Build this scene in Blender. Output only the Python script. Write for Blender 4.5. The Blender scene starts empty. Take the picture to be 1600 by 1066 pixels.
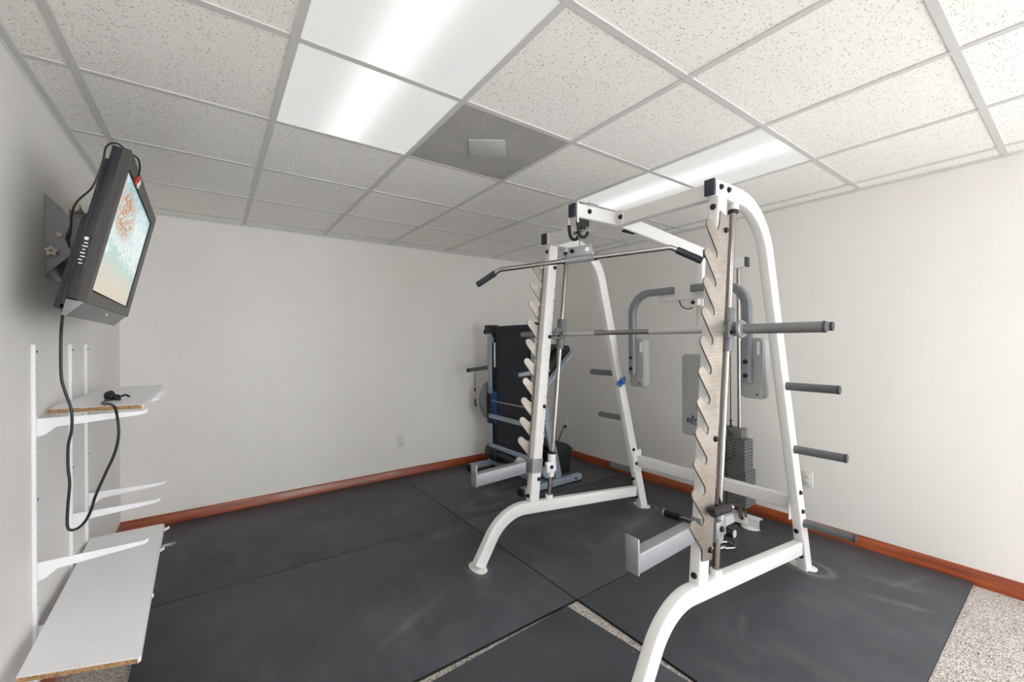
import bpy, math, random
from mathutils import Vector, Matrix
random.seed(4)
sc = bpy.context.scene
COL = sc.collection

# ------------------------------------------------------------------ camera
CH = 1.372                                   # camera height above the carpet
yaw, pit, rol = .6238, .0006, -.0067
F = Vector((math.sin(yaw)*math.cos(pit), math.cos(yaw)*math.cos(pit), math.sin(pit)))
R_ = Vector((math.cos(yaw), -math.sin(yaw), 0)); U_ = R_.cross(F)
R2 = math.cos(rol)*R_ + math.sin(rol)*U_; U2 = -math.sin(rol)*R_ + math.cos(rol)*U_
cd = bpy.data.cameras.new('camera'); cam = bpy.data.objects.new('camera', cd); COL.objects.link(cam)
cam.matrix_world = Matrix(((R2.x, U2.x, -F.x, 0), (R2.y, U2.y, -F.y, 0), (R2.z, U2.z, -F.z, CH), (0, 0, 0, 1)))
cd.sensor_width = 36; cd.lens = 652.516/1600*36; cd.clip_start = .02
sc.camera = cam

# ------------------------------------------------------------------ light
REAR_FILL = 6.0  # strength of the left ceiling panel added behind the camera as fill
LENS_BASE, LENS_TUBE = .54, .46             # glow of the ceiling light lenses
DAY_FILL = 8.0                                    # fill light sent in through the added openings behind the camera
w = bpy.data.worlds.new('World'); sc.world = w; w.use_nodes = True
bg = w.node_tree.nodes['Background']; bg.inputs[0].default_value = (.93, .97, 1, 1); bg.inputs[1].default_value = DAY_FILL
sc.view_settings.view_transform = 'Standard'; sc.view_settings.look = 'None'
sc.view_settings.gamma = 1; sc.view_settings.use_curve_mapping = False
sc.view_settings.exposure = 0.0
try:
    sc.cycles.max_bounces = 12; sc.cycles.diffuse_bounces = 8
    sc.cycles.use_denoising = True
except Exception: pass

XL, XR, YB, YN, ZC = -.536, 3.437, 4.085, -2.6, 2.346

# ------------------------------------------------------------------ materials
def lin(c):
    return tuple((v/255/12.92 if v/255 <= .04045 else ((v/255+.055)/1.055)**2.4) for v in c)
class NT:
    def __init__(s, name):
        s.m = bpy.data.materials.new(name); s.m.use_nodes = True; s.t = s.m.node_tree
        s.b = s.t.nodes['Principled BSDF']; s.L = s.t.links
    def n(s, typ, **kw):
        nd = s.t.nodes.new(typ)
        for k, v in kw.items():
            if k.startswith('i_'):
                key = k[2:]; key = int(key) if key.isdigit() else key.replace('_', ' ')
                nd.inputs[key].default_value = v
            else: setattr(nd, k, v)
        return nd
    def l(s, a, b): s.L.new(a, b)
    def coord(s, scale=(1, 1, 1), kind='Object', rot=(0, 0, 0), loc=(0, 0, 0)):
        tc = s.n('ShaderNodeTexCoord'); mp = s.n('ShaderNodeMapping')
        mp.inputs['Scale'].default_value = scale; mp.inputs['Rotation'].default_value = rot; mp.inputs['Location'].default_value = loc
        s.l(tc.outputs[kind], mp.inputs[0]); return mp.outputs[0]
    def ramp(s, fac, stops):
        r = s.n('ShaderNodeValToRGB'); e = r.color_ramp.elements
        while len(e) < len(stops): e.new(.5)
        for el, (p, c) in zip(e, stops):
            el.position = p; el.color = (*c, 1) if len(c) == 3 else c
        s.l(fac, r.inputs[0]); return r.outputs[0]
    def mix(s, fac, a, b, mode='MIX'):
        m = s.n('ShaderNodeMix', data_type='RGBA', blend_type=mode)
        for sock, v in ((m.inputs[0], fac), (m.inputs[6], a), (m.inputs[7], b)):
            if isinstance(v, (int, float)): sock.default_value = v
            elif isinstance(v, tuple): sock.default_value = (*v, 1) if len(v) == 3 else v
            else: s.l(v, sock)
        return m.outputs[2]
    def bump(s, h, strength=.2, dist=.01):
        b = s.n('ShaderNodeBump'); b.inputs['Strength'].default_value = strength; b.inputs['Distance'].default_value = dist
        s.l(h, b.inputs['Height']); s.l(b.outputs[0], s.b.inputs['Normal'])
    def math(s, op, a, b=0.0):
        m = s.n('ShaderNodeMath', operation=op)
        for i, v in enumerate((a, b)):
            if isinstance(v, (int, float)): m.inputs[i].default_value = v
            else: s.l(v, m.inputs[i])
        return m.outputs[0]
def mat(name, rgb, rough=.5, metal=0.0, var=.05, scale=30, bump=0.0, coat=0.0, stretch=(1, 1, 1)):
    t = NT(name); c = lin(rgb)
    no = t.n('ShaderNodeTexNoise', i_Scale=scale, i_Detail=4.0); t.l(t.coord(stretch), no.inputs['Vector'])
    lo = tuple(v*(1-var) for v in c); hi = tuple(min(1, v*(1+var)) for v in c)
    t.l(t.ramp(no.outputs['Fac'], [(.3, lo), (.7, hi)]), t.b.inputs['Base Color'])
    t.b.inputs['Roughness'].default_value = rough; t.b.inputs['Metallic'].default_value = metal
    t.b.inputs['Coat Weight'].default_value = coat
    if bump: t.bump(no.outputs['Fac'], bump, .002)
    return t.m

WHITE = mat('white_powder_coat', (222, 221, 219), .32, var=.015, bump=.03)
GREYP = mat('silver_grey_paint', (150, 152, 156), .35, .35, var=.03)
PECGREY = mat('grey_arm_paint', (124, 128, 133), .4, .15, var=.04)
BLACK = mat('black_plastic', (18, 18, 20), .5, var=.1)
CAPBLK = mat('end_cap_plastic', (46, 50, 60), .35, var=.08)
BOLT = mat('bolt_black', (22, 22, 24), .35, .3, var=.1)
RUBG = mat('grey_grip', (92, 95, 99), .5, .1, var=.08, scale=60)
HORNG = mat('grey_horn_sleeve', (106, 108, 111), .45, .15, var=.06)
SLEEVE = mat('bar_sleeve_grey', (142, 143, 146), .34, .6, var=.05, stretch=(1, 30, 1))
CHROME = mat('chrome', (176, 174, 172), .16, 1.0, var=.03)
RODC = mat('rod_chrome', (160, 156, 151), .22, 1.0, var=.05, stretch=(1, 1, .3))
IRON = mat('weight_iron', (98, 99, 98), .55, .2, var=.1, scale=50, bump=.1)
PADG = mat('grey_vinyl', (162, 164, 163), .42, var=.04, scale=80, bump=.05)
PADB = mat('grey_pad_board', (158, 160, 160), .5, var=.03)
TRBLUE = mat('treadmill_blue_grey', (158, 172, 186), .35, .25, var=.03)
TRBLK = mat('treadmill_black', (26, 28, 32), .5, var=.1)
BELT = mat('treadmill_belt', (36, 40, 50), .7, var=.06, scale=200, bump=.1)
BLUE = mat('blue_rubber', (24, 92, 168), .5, var=.06)
WALLPL = mat('outlet_plastic', (222, 220, 214), .35, var=.01)
SHELFW = mat('white_melamine', (243, 243, 245), .3, var=.012)
STDW = mat('white_shelf_metal', (236, 235, 239), .35, var=.015)
CORD = mat('black_cord', (20, 20, 22), .4, var=.1)
TVBLK = mat('tv_black', (38, 39, 46), .32, var=.06)
TVBEZ = mat('tv_bezel', (62, 60, 58), .38, var=.05)
TVSIL = mat('tv_silver', (128, 129, 130), .38, .3, var=.05)
MOUNT = mat('mount_grey_steel', (150, 150, 152), .4, .3, var=.05)
KNOB = mat('knob_cream', (214, 208, 194), .45, var=.04)
RED = mat('red_plug', (190, 50, 40), .4); WPL = mat('white_plug', (232, 230, 226), .4)
INK = mat('print_ink', (30, 32, 96), .6); INKB = mat('print_black', (28, 28, 40), .6); INKG = mat('print_grey', (120, 120, 124), .6)
DARK = mat('dark_recess', (12, 12, 13), .8)

def m_plate():
    t = NT('brushed_steel_plate')
    no = t.n('ShaderNodeTexNoise', i_Scale=8.0, i_Detail=5.0); t.l(t.coord((1, 1, 25)), no.inputs['Vector'])
    n2 = t.n('ShaderNodeTexNoise', i_Scale=9.0, i_Detail=3.0); t.l(t.coord(), n2.inputs['Vector'])
    a = t.ramp(no.outputs['Fac'], [(.3, lin((166, 158, 149))), (.7, lin((184, 177, 169)))])
    b = t.ramp(n2.outputs['Fac'], [(.35, (.8, .78, .75)), (.65, (1, 1, 1))])
    t.l(t.mix(1.0, a, b, 'MULTIPLY'), t.b.inputs['Base Color'])
    t.b.inputs['Metallic'].default_value = .85; t.b.inputs['Roughness'].default_value = .36
    t.b.inputs['Anisotropic'].default_value = .4
    return t.m
PLATE = m_plate()
def m_knurl():
    t = NT('knurled_steel'); v = t.n('ShaderNodeTexVoronoi', i_Scale=420.0); t.l(t.coord(), v.inputs['Vector'])
    t.b.inputs['Base Color'].default_value = (*lin((216, 215, 212)), 1); t.b.inputs['Metallic'].default_value = .8
    t.b.inputs['Roughness'].default_value = .5; t.bump(v.outputs['Distance'], .5, .001); return t.m
KNURL = m_knurl()

def m_wall():
    t = NT('painted_wall'); no = t.n('ShaderNodeTexNoise', i_Scale=2.2, i_Detail=3.0); t.l(t.coord((1, 1, .5)), no.inputs['Vector'])
    st = t.n('ShaderNodeTexNoise', i_Scale=60.0, i_Detail=3.0); t.l(t.coord((1, 1, .04)), st.inputs['Vector'])
    a = t.ramp(no.outputs['Fac'], [(.3, lin((232, 229, 225))), (.7, lin((236, 233, 229)))])
    b = t.ramp(st.outputs['Fac'], [(.35, (.99, .99, .99)), (.65, (1, 1, 1))])
    t.l(t.mix(1.0, a, b, 'MULTIPLY'), t.b.inputs['Base Color']); t.b.inputs['Roughness'].default_value = .55
    t.bump(st.outputs['Fac'], .03, .001); return t.m
WALL = m_wall()

def m_tile():
    t = NT('acoustic_tile'); co = t.coord()
    dist = t.n('ShaderNodeTexNoise', i_Scale=60.0, i_Detail=2.0); t.l(co, dist.inputs['Vector'])
    wv = t.mix(.012, co, dist.outputs['Color'], 'ADD')
    v = t.n('ShaderNodeTexVoronoi', i_Scale=1.0, i_Randomness=1.0)
    mp = t.n('ShaderNodeMapping'); mp.inputs['Scale'].default_value = (105, 150, 30); mp.inputs['Rotation'].default_value = (0, 0, .5); t.l(wv, mp.inputs[0]); t.l(mp.outputs[0], v.inputs['Vector'])
    rnd = t.n('ShaderNodeSeparateColor'); t.l(v.outputs['Color'], rnd.inputs[0])
    thr = t.math('MULTIPLY', rnd.outputs[0], .31)
    d = t.math('SUBTRACT', v.outputs['Distance'], thr)
    pit = t.ramp(d, [(0, (0, 0, 0)), (.05, (1, 1, 1))])
    fn = t.n('ShaderNodeTexNoise', i_Scale=260.0, i_Detail=2.0); t.l(co, fn.inputs['Vector'])
    base = t.ramp(fn.outputs['Fac'], [(.3, lin((238, 236, 232))), (.7, lin((248, 247, 244)))])
    t.l(t.mix(pit, lin((168, 163, 158)), base), t.b.inputs['Base Color'])
    t.b.inputs['Roughness'].default_value = .9; t.bump(pit, .3, .002); return t.m
TILE = m_tile()
TEE = mat('tee_bar_white', (206, 205, 203), .5, var=.01)
TEED = mat('wall_angle_trim', (212, 212, 208), .5, var=.02)

def m_carpet():
    t = NT('berber_carpet'); co = t.coord((1, 1, 1))
    v = t.n('ShaderNodeTexVoronoi', i_Scale=190.0); t.l(co, v.inputs['Vector'])
    s = t.n('ShaderNodeSeparateColor'); t.l(v.outputs['Color'], s.inputs[0])
    no = t.n('ShaderNodeTexNoise', i_Scale=90.0, i_Detail=3.0); t.l(t.coord((1, 2.2, 1), rot=(0, 0, .3)), no.inputs['Vector'])
    f = t.math('ADD', t.math('MULTIPLY', s.outputs[0], .55), t.math('MULTIPLY', no.outputs['Fac'], .5))
    c = t.ramp(f, [(.2, lin((112, 92, 80))), (.34, lin((170, 156, 146))), (.5, lin((206, 198, 191))), (.8, lin((226, 221, 217)))])
    t.l(c, t.b.inputs['Base Color']); t.b.inputs['Roughness'].default_value = .95
    t.bump(v.outputs['Distance'], .9, .006); return t.m
CARPET = m_carpet()

def m_mat(marks=()):
    t = NT('rubber_mat'); co = t.coord()
    n1 = t.n('ShaderNodeTexNoise', i_Scale=2.2, i_Detail=7.0, i_Roughness=.62); t.l(co, n1.inputs['Vector'])
    n2 = t.n('ShaderNodeTexNoise', i_Scale=7.0, i_Detail=6.0); t.l(t.coord((1.1, .6, 1), rot=(0, 0, .5)), n2.inputs['Vector'])
    n3 = t.n('ShaderNodeTexNoise', i_Scale=350.0, i_Detail=2.0); t.l(co, n3.inputs['Vector'])
    a = t.ramp(n1.outputs['Fac'], [(.3, lin((54, 57, 63))), (.7, lin((78, 81, 87)))])
    dust = t.ramp(n2.outputs['Fac'], [(.5, (0, 0, 0)), (.78, (.3, .3, .3))])
    c = t.mix(dust, a, lin((104, 104, 102)))
    g = t.ramp(n3.outputs['Fac'], [(.35, (.86, .86, .86)), (.65, (1, 1, 1))])
    c = t.mix(1.0, c, g, 'MULTIPLY')
    sp = t.n('ShaderNodeTexVoronoi', i_Scale=5.0); t.l(co, sp.inputs['Vector'])
    dot = t.ramp(sp.outputs['Distance'], [(0, (1, 1, 1)), (.018, (1, 1, 1)), (.024, (0, 0, 0))])
    c = t.mix(t.math('MULTIPLY', dot, .5), c, lin((190, 190, 188)))
    sx = t.n('ShaderNodeSeparateXYZ'); t.l(co, sx.inputs[0]); wob = t.math('MULTIPLY', t.math('SUBTRACT', n2.outputs['Fac'], .5), .5)
    for (mx, my, rx, ry, inner, outer, amt, rot) in marks:
        ca, sa = math.cos(rot), math.sin(rot)
        dx = t.math('SUBTRACT', sx.outputs[0], mx); dy = t.math('SUBTRACT', sx.outputs[1], my)
        u = t.math('DIVIDE', t.math('ADD', t.math('MULTIPLY', dx, ca), t.math('MULTIPLY', dy, sa)), rx)
        v = t.math('DIVIDE', t.math('SUBTRACT', t.math('MULTIPLY', dy, ca), t.math('MULTIPLY', dx, sa)), ry)
        r = t.math('ADD', t.math('SQRT', t.math('ADD', t.math('MULTIPLY', u, u), t.math('MULTIPLY', v, v))), wob)
        m = t.ramp(t.math('MULTIPLY', r, .5), [(0, (0, 0, 0) if inner else (1, 1, 1)), (inner*.5+.001, (0, 0, 0) if inner else (1, 1, 1)), ((inner+outer)*.25+.002, (1, 1, 1)), (outer*.5+.003, (0, 0, 0))])
        g4 = t.ramp(n2.outputs['Fac'], [(.35, (.25, .25, .25)), (.65, (1, 1, 1))])
        c = t.mix(t.math('MULTIPLY', t.math('MULTIPLY', m, g4), amt*.8), c, lin((150, 150, 147)))
    t.l(c, t.b.inputs['Base Color']); t.b.inputs['Roughness'].default_value = .56
    t.b.inputs['Specular IOR Level'].default_value = .55
    t.bump(n3.outputs['Fac'], .25, .002); return t.m
RUBEDGE = mat('shaded_rubber_edge', (20, 20, 21), .8)  # undusted rubber sides, coloured darker to paint in the edge shadow
def m_wood():
    t = NT('stained_baseboard_wood')
    n1 = t.n('ShaderNodeTexNoise', i_Scale=9.0, i_Detail=6.0, i_Distortion=.6); t.l(t.coord((.35, .35, 9)), n1.inputs['Vector'])
    c = t.ramp(n1.outputs['Fac'], [(.28, lin((104, 42, 16))), (.5, lin((146, 66, 30))), (.75, lin((176, 92, 46)))])
    t.l(c, t.b.inputs['Base Color']); t.b.inputs['Roughness'].default_value = .35; t.b.inputs['Coat Weight'].default_value = .2
    t.bump(n1.outputs['Fac'], .1, .002); return t.m
WOOD = m_wood()
def m_chip():
    t = NT('particle_board'); v = t.n('ShaderNodeTexVoronoi', i_Scale=260.0); t.l(t.coord(), v.inputs['Vector'])
    s = t.n('ShaderNodeSeparateColor'); t.l(v.outputs['Color'], s.inputs[0])
    t.l(t.ramp(s.outputs[0], [(.0, lin((130, 96, 60))), (1, lin((196, 162, 116)))]), t.b.inputs['Base Color']); t.b.inputs['Roughness'].default_value = .8
    return t.m
CHIP = m_chip()
def m_lens(base, tube):
    t = NT('light_lens'); tc = t.n('ShaderNodeTexCoord'); s = t.n('ShaderNodeSeparateXYZ'); t.l(tc.outputs['Object'], s.inputs[0])
    x = s.outputs[0]; y = s.outputs[1]
    q = t.math('DIVIDE', t.math('SUBTRACT', x, -.02), .085); q = t.math('MULTIPLY', t.math('MULTIPLY', q, q), -1.0)
    g = t.math('EXPONENT', q)
    cell = t.math('MULTIPLY', t.math('SINE', t.math('MULTIPLY', t.math('ADD', x, y), 480.0)), t.math('SINE', t.math('MULTIPLY', t.math('SUBTRACT', x, y), 480.0)))
    dim = t.math('ADD', t.math('MULTIPLY', cell, .24), 1.0)
    e = t.math('MULTIPLY', t.math('ADD', t.math('MULTIPLY', g, tube), base), dim)
    t.b.inputs['Base Color'].default_value = (.3, .3, .3, 1); t.b.inputs['Roughness'].default_value = .5
    t.b.inputs['Emission Color'].default_value = (1, .995, .975, 1); t.l(e, t.b.inputs['Emission Strength'])
    return t.m
LENS = m_lens(LENS_BASE, LENS_TUBE); LENS_FILL = m_lens(REAR_FILL, REAR_FILL*.9)
def m_perf():
    t = NT('perforated_grille'); tc = t.n('ShaderNodeTexCoord'); s = t.n('ShaderNodeSeparateXYZ'); t.l(tc.outputs['Object'], s.inputs[0])
    k = 2*math.pi/.0075
    f = t.math('MULTIPLY', t.math('SINE', t.math('MULTIPLY', s.outputs[0], k)), t.math('SINE', t.math('MULTIPLY', s.outputs[1], k)))
    no = t.n('ShaderNodeTexNoise', i_Scale=5.0, i_Detail=4.0); t.l(tc.outputs['Object'], no.inputs['Vector'])
    a = t.ramp(no.outputs['Fac'], [(.3, lin((184, 182, 178))), (.7, lin((200, 198, 194)))])
    hole = t.ramp(f, [(.1, (1, 1, 1)), (.35, (0, 0, 0))])
    t.l(t.mix(hole, lin((92, 91, 88)), a), t.b.inputs['Base Color'])
    t.b.inputs['Roughness'].default_value = .7; return t.m
PERF = m_perf()
def m_screen():
    t = NT('tv_picture'); tc = t.n('ShaderNodeTexCoord'); s = t.n('ShaderNodeSeparateXYZ'); t.l(tc.outputs['Object'], s.inputs[0])
    n1 = t.n('ShaderNodeTexNoise', i_Scale=7.0, i_Detail=8.0, i_Roughness=.7, i_Distortion=1.2); t.l(tc.outputs['Object'], n1.inputs['Vector'])
    n2 = t.n('ShaderNodeTexNoise', i_Scale=26.0, i_Detail=6.0, i_Distortion=2.0); t.l(tc.outputs['Object'], n2.inputs['Vector'])
    # object x: along the screen width (far end +), object y: up
    h = t.math('ADD', t.math('MULTIPLY', s.outputs[1], 2.2), t.math('MULTIPLY', t.math('SUBTRACT', n1.outputs['Fac'], .5), .5))
    base = t.ramp(t.math('ADD', h, .5), [(0, lin((214, 196, 176))), (.22, lin((206, 206, 192))), (.36, lin((160, 206, 196))), (.5, lin((196, 224, 220))), (.75, lin((206, 228, 230))), (1, lin((120, 176, 184)))])
    foam = t.ramp(n2.outputs['Fac'], [(.47, (0, 0, 0)), (.56, (1, 1, 1))])
    fm = t.math('MULTIPLY', foam, t.ramp(t.math('ADD', h, .5), [(.3, (0, 0, 0)), (.42, (1, 1, 1)), (.8, (1, 1, 1)), (1, (.4, .4, .4))]))
    c = t.mix(fm, base, lin((244, 246, 248)))
    dx = t.math('MULTIPLY', t.math('ADD', s.outputs[0], .2), 3.6); dy = t.math('MULTIPLY', t.math('SUBTRACT', s.outputs[1], .1), 9.0)
    r = t.math('ADD', t.math('MULTIPLY', dx, dx), t.math('MULTIPLY', dy, dy))
    kel = t.math('MULTIPLY', t.ramp(r, [(.3, (1, 1, 1)), (.9, (0, 0, 0))]), t.ramp(n2.outputs['Fac'], [(.46, (0, 0, 0)), (.52, (1, 1, 1))]))
    c = t.mix(kel, c, lin((190, 124, 66)))
    t.b.inputs['Base Color'].default_value = (.02, .02, .02, 1); t.b.inputs['Roughness'].default_value = .25
    t.l(c, t.b.inputs['Emission Color']); t.b.inputs['Emission Strength'].default_value = .85; return t.m
SCREEN = m_screen()

# ------------------------------------------------------------------ mesh helpers
class MB:
    def __init__(s): s.v = []; s.f = []
    def add(s, vs, fs):
        o = len(s.v); s.v += [Vector(v) for v in vs]; s.f += [[i+o for i in f] for f in fs]; return s
    def box(s, a, b):
        x0, x1 = sorted((a[0], b[0])); y0, y1 = sorted((a[1], b[1])); z0, z1 = sorted((a[2], b[2]))
        v = [(x, y, z) for x in (x0, x1) for y in (y0, y1) for z in (z0, z1)]
        return s.add(v, [(0, 1, 3, 2), (4, 6, 7, 5), (0, 4, 5, 1), (2, 3, 7, 6), (0, 2, 6, 4), (1, 5, 7, 3)])
    def prism(s, pts, axis, a, b):
        """2-D polygon pts extruded along axis ('x','y','z') between a and b."""
        def P(p, t): return {'x': (t, p[0], p[1]), 'y': (p[0], t, p[1]), 'z': (p[0], p[1], t)}[axis]
        n = len(pts); v = [P(p, a) for p in pts]+[P(p, b) for p in pts]
        return s.add(v, [list(range(n))[::-1], list(range(n, 2*n))]+[(i, (i+1) % n, n+(i+1) % n, n+i) for i in range(n)])
    def sweep(s, path, sec, up=(0, 1, 0), caps=True, scales=None):
        """section points sec (a along side, b along up') swept along path"""
        path = [Vector(p) for p in path]; up = Vector(up); n = len(sec); rings = []
        for i, p in enumerate(path):
            if i == 0: d = path[1]-p
            elif i == len(path)-1: d = p-path[i-1]
            else: d = (path[i+1]-p).normalized()+(p-path[i-1]).normalized()
            d.normalize(); side = d.cross(up)
            if side.length < 1e-4: side = d.cross(Vector((1, 0, .01)))
            side.normalize(); u2 = side.cross(d).normalized(); k = 1.0
            if 0 < i < len(path)-1:
                c = (path[i+1]-p).normalized().dot((p-path[i-1]).normalized()); k = 1/max(.5, math.sqrt((1+c)/2)) if False else 1.0
            sca = scales[i] if scales else 1
            rings.append([p+side*a*sca+u2*b*sca for a, b in sec])
        v = [q for r in rings for q in r]; f = []
        for i in range(len(path)-1):
            for j in range(n):
                f.append((i*n+j, i*n+(j+1) % n, (i+1)*n+(j+1) % n, (i+1)*n+j))
        if caps: f.append(list(range(n))[::-1]); f.append([(len(path)-1)*n+j for j in range(n)])
        return s.add(v, f)
    def tube(s, path, r, n=12, caps=True, scales=None, up=(.13, .97, .21)):
        return s.sweep(path, [(r*math.cos(2*math.pi*k/n), r*math.sin(2*math.pi*k/n)) for k in range(n)], up, caps, scales)
    def cyl(s, a, b, r, n=20): return s.tube([a, b], r, n)
    def lathe(s, a, b, prof, n=20):
        """prof: list (t along a->b in metres, radius)"""
        a = Vector(a); d = (Vector(b)-a).normalized(); q = d.cross(Vector((.3, .9, .2))).normalized(); p = q.cross(d)
        v = []; f = []
        for t, r in prof:
            for k in range(n):
                an = 2*math.pi*k/n; v.append(a+d*t+(q*math.cos(an)+p*math.sin(an))*r)
        for i in range(len(prof)-1):
            for k in range(n): f.append((i*n+k, i*n+(k+1) % n, (i+1)*n+(k+1) % n, (i+1)*n+k))
        f.append(list(range(n))[::-1]); f.append([(len(prof)-1)*n+k for k in range(n)])
        return s.add(v, f)
    def ball(s, c, r, n=12):
        c = Vector(c); return s.lathe(c-Vector((0, 0, r)), c+Vector((0, 0, r)), [(r-r*math.cos(math.pi*i/n), max(1e-4, r*math.sin(math.pi*i/n))) for i in range(n+1)], 14)
    def build(s, name, m, parent=None, bevel=0.0, angle=35, mtx=None, label=None, mats=None, seg=2):
        me = bpy.data.meshes.new(name); me.from_pydata([tuple(v) for v in s.v], [], s.f)
        import bmesh
        bm = bmesh.new(); bm.from_mesh(me); bmesh.ops.recalc_face_normals(bm, faces=bm.faces)
        if bevel:
            ed = [e for e in bm.edges if len(e.link_faces) == 2 and e.calc_face_angle(0) > math.radians(50)]
            bmesh.ops.bevel(bm, geom=ed, offset=bevel, segments=seg, profile=.5, affect='EDGES', clamp_overlap=True)
        bm.to_mesh(me); bm.free()
        me.materials.append(m)
        for p in me.polygons: p.use_smooth = True
        me.set_sharp_from_angle(angle=math.radians(angle))
        o = bpy.data.objects.new(name, me); COL.objects.link(o)
        if parent:
            o.parent = parent; o.matrix_parent_inverse = world_of(parent).inverted()
        if mtx is not None: o.matrix_basis = mtx
        if label: o['label'] = label
        return o
def world_of(o):
    m = o.matrix_basis.copy()
    return m if o.parent is None else world_of(o.parent) @ o.matrix_parent_inverse @ m
def rsec(wa, wb, r=.006, k=3):
    """rounded rectangle section, half sizes from full widths"""
    a, b = wa/2, wb/2; out = []
    for cx, cy, s0 in ((a-r, b-r, 0), (-a+r, b-r, 90), (-a+r, -b+r, 180), (a-r, -b+r, 270)):
        for i in range(k+1):
            t = math.radians(s0+90*i/k); out.append((cx+r*math.cos(t), cy+r*math.sin(t)))
    return out
def fillet(pts, rads, k=10):
    pts = [Vector(p) for p in pts]; out = [pts[0]]
    for i in range(1, len(pts)-1):
        r = rads[i-1]; p = pts[i]; a = (pts[i-1]-p).normalized(); b = (pts[i+1]-p).normalized()
        ang = a.angle(b); T = r/math.tan(ang/2); c = p+(a+b).normalized()*(r/math.sin(ang/2))
        s0 = p+a*T-c; s1 = p+b*T-c; tot = s0.angle(s1)
        for j in range(k+1):
            t = j/k; out.append(c+(s0*math.sin((1-t)*tot)+s1*math.sin(t*tot))/math.sin(tot))
    out.append(pts[-1]); return out
def smooth(pts, k=6):
    pts = [Vector(p) for p in pts]; P = [pts[0]]+pts+[pts[-1]]; out = []
    for i in range(1, len(P)-2):
        for j in range(k):
            t = j/k; a, b, c, d = P[i-1:i+3]
            out.append(.5*((2*b)+(-a+c)*t+(2*a-5*b+4*c-d)*t*t+(-a+3*b-3*c+d)*t**3))
    out.append(pts[-1]); return out
def thing(name, label, cat, loc, group=None, rz=0):
    o = bpy.data.objects.new(name, None); COL.objects.link(o); o.empty_display_size = .1
    o.location = loc; o.rotation_euler = (0, 0, rz)
    o['label'] = label; o['category'] = cat
    if group: o['group'] = group
    return o
def tag(o, label, cat, group=None):
    o['label'] = label; o['category'] = cat
    if group: o['group'] = group
    return o
def struct(o): o['kind'] = 'structure'; return o
def box(name, a, b, m, parent=None, bevel=0.0, **k): return MB().box(a, b).build(name, m, parent, bevel, **k)
def text(name, body, size, m, parent, mtx, extrude=.0004, align='CENTER'):
    cu = bpy.data.curves.new(name, 'FONT'); cu.body = body; cu.size = size; cu.extrude = extrude; cu.align_x = align; cu.resolution_u = 2; cu.offset = size*.03
    ob = bpy.data.objects.new('tmp', cu); COL.objects.link(ob); bpy.context.view_layer.update()
    me = bpy.data.meshes.new_from_object(ob.evaluated_get(bpy.context.evaluated_depsgraph_get())); bpy.data.objects.remove(ob)
    me.materials.clear(); me.materials.append(m); o = bpy.data.objects.new(name, me); COL.objects.link(o)
    o.parent = parent; o.matrix_parent_inverse = world_of(parent).inverted(); o.matrix_basis = mtx; return o

# ------------------------------------------------------------------ room
T = .6096; GX, GY = .2227, 2.0952
struct(box('floor', (XL-.1, YN-.1, -.1), (XR+.1, YB+.1, 0), CARPET))
struct(box('wall_back', (XL-.1, YB, 0), (XR+.1, YB+.1, ZC+.08), WALL))
struct(MB().box((XR, -1.2, 0), (XR+.1, YB, ZC+.08)).box((XR, YN-.1, 2.05), (XR+.1, -1.2, ZC+.08)).box((XR, YN-.1, 0), (XR+.1, -2.4, 2.05)).build('wall_right', WALL))  # unseen gap behind the camera is added to admit more fill light
struct(box('wall_left', (XL-.1, YN-.1, 0), (XL, YB, ZC+.08), WALL))
# wall behind the camera with a wide opening invented to let in fill light
wn = MB().box((XL, YN-.1, 0), (1.2, YN, ZC+.08)).box((XR-.05, YN-.1, 0), (XR, YN, ZC+.08)).box((1.2, YN-.1, 2.2), (XR-.05, YN, ZC+.08))
struct(wn.build('wall_near', WALL))

def cell(i, j): return (GX+i*T, GY+j*T)
lights = [(0, -2), (3, -2), (0, -5), (3, -6)]        # 2x4 ft fixtures, cells (i, j) and (i, j+1); last two unseen, added for fill
holes = set()
for i, j in lights: holes |= {(i, j), (i, j+1)}
holes.add((1, -1))
cl = MB()
for i in range(-3, 8):
    for j in range(-8, 6):
        x0, y0 = cell(i, j); x1, y1 = x0+T, y0+T
        x0, x1 = max(x0, XL), min(x1, XR); y0, y1 = max(y0, YN), min(y1, YB)
        if x1-x0 < .01 or y1-y0 < .01 or (i, j) in holes: continue
        cl.box((x0, y0, ZC+.003), (x1, y1, ZC+.02))
struct(cl.build('ceiling', TILE))
struct(box('ceiling_slab', (XL-.1, YN-.1, ZC+.08), (XR+.1, YB+.1, ZC+.16), WALL))
gr = MB(); hw = .0125
for i in range(-3, 8):
    x = GX+i*T
    if XL+.02 < x < XR-.02: gr.box((x-hw, YN, ZC-.0015), (x+hw, YB, ZC+.003)); gr.box((x-.001, YN, ZC+.003), (x+.001, YB, ZC+.035))
for j in range(-8, 6):
    y = GY+j*T
    if YN+.02 < y < YB-.02: gr.box((XL, y-hw, ZC-.001), (XR, y+hw, ZC+.003)); gr.box((XL, y-.001, ZC+.003), (XR, y+.001, ZC+.035))
struct(gr.build('trim_1', TEE))
an = MB().box((XL, YN, ZC-.002), (XL+.024, YB, ZC+.003)).box((XR-.024, YN, ZC-.002), (XR, YB, ZC+.003)).box((XL, YB-.024, ZC-.002), (XR, YB, ZC+.003))
an.box((XL, YN, ZC-.018), (XL+.002, YB, ZC)).box((XR-.002, YN, ZC-.012), (XR, YB, ZC)).box((XL, YB-.002, ZC-.012), (XR, YB, ZC))
struct(an.build('trim_2', TEED))
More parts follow.
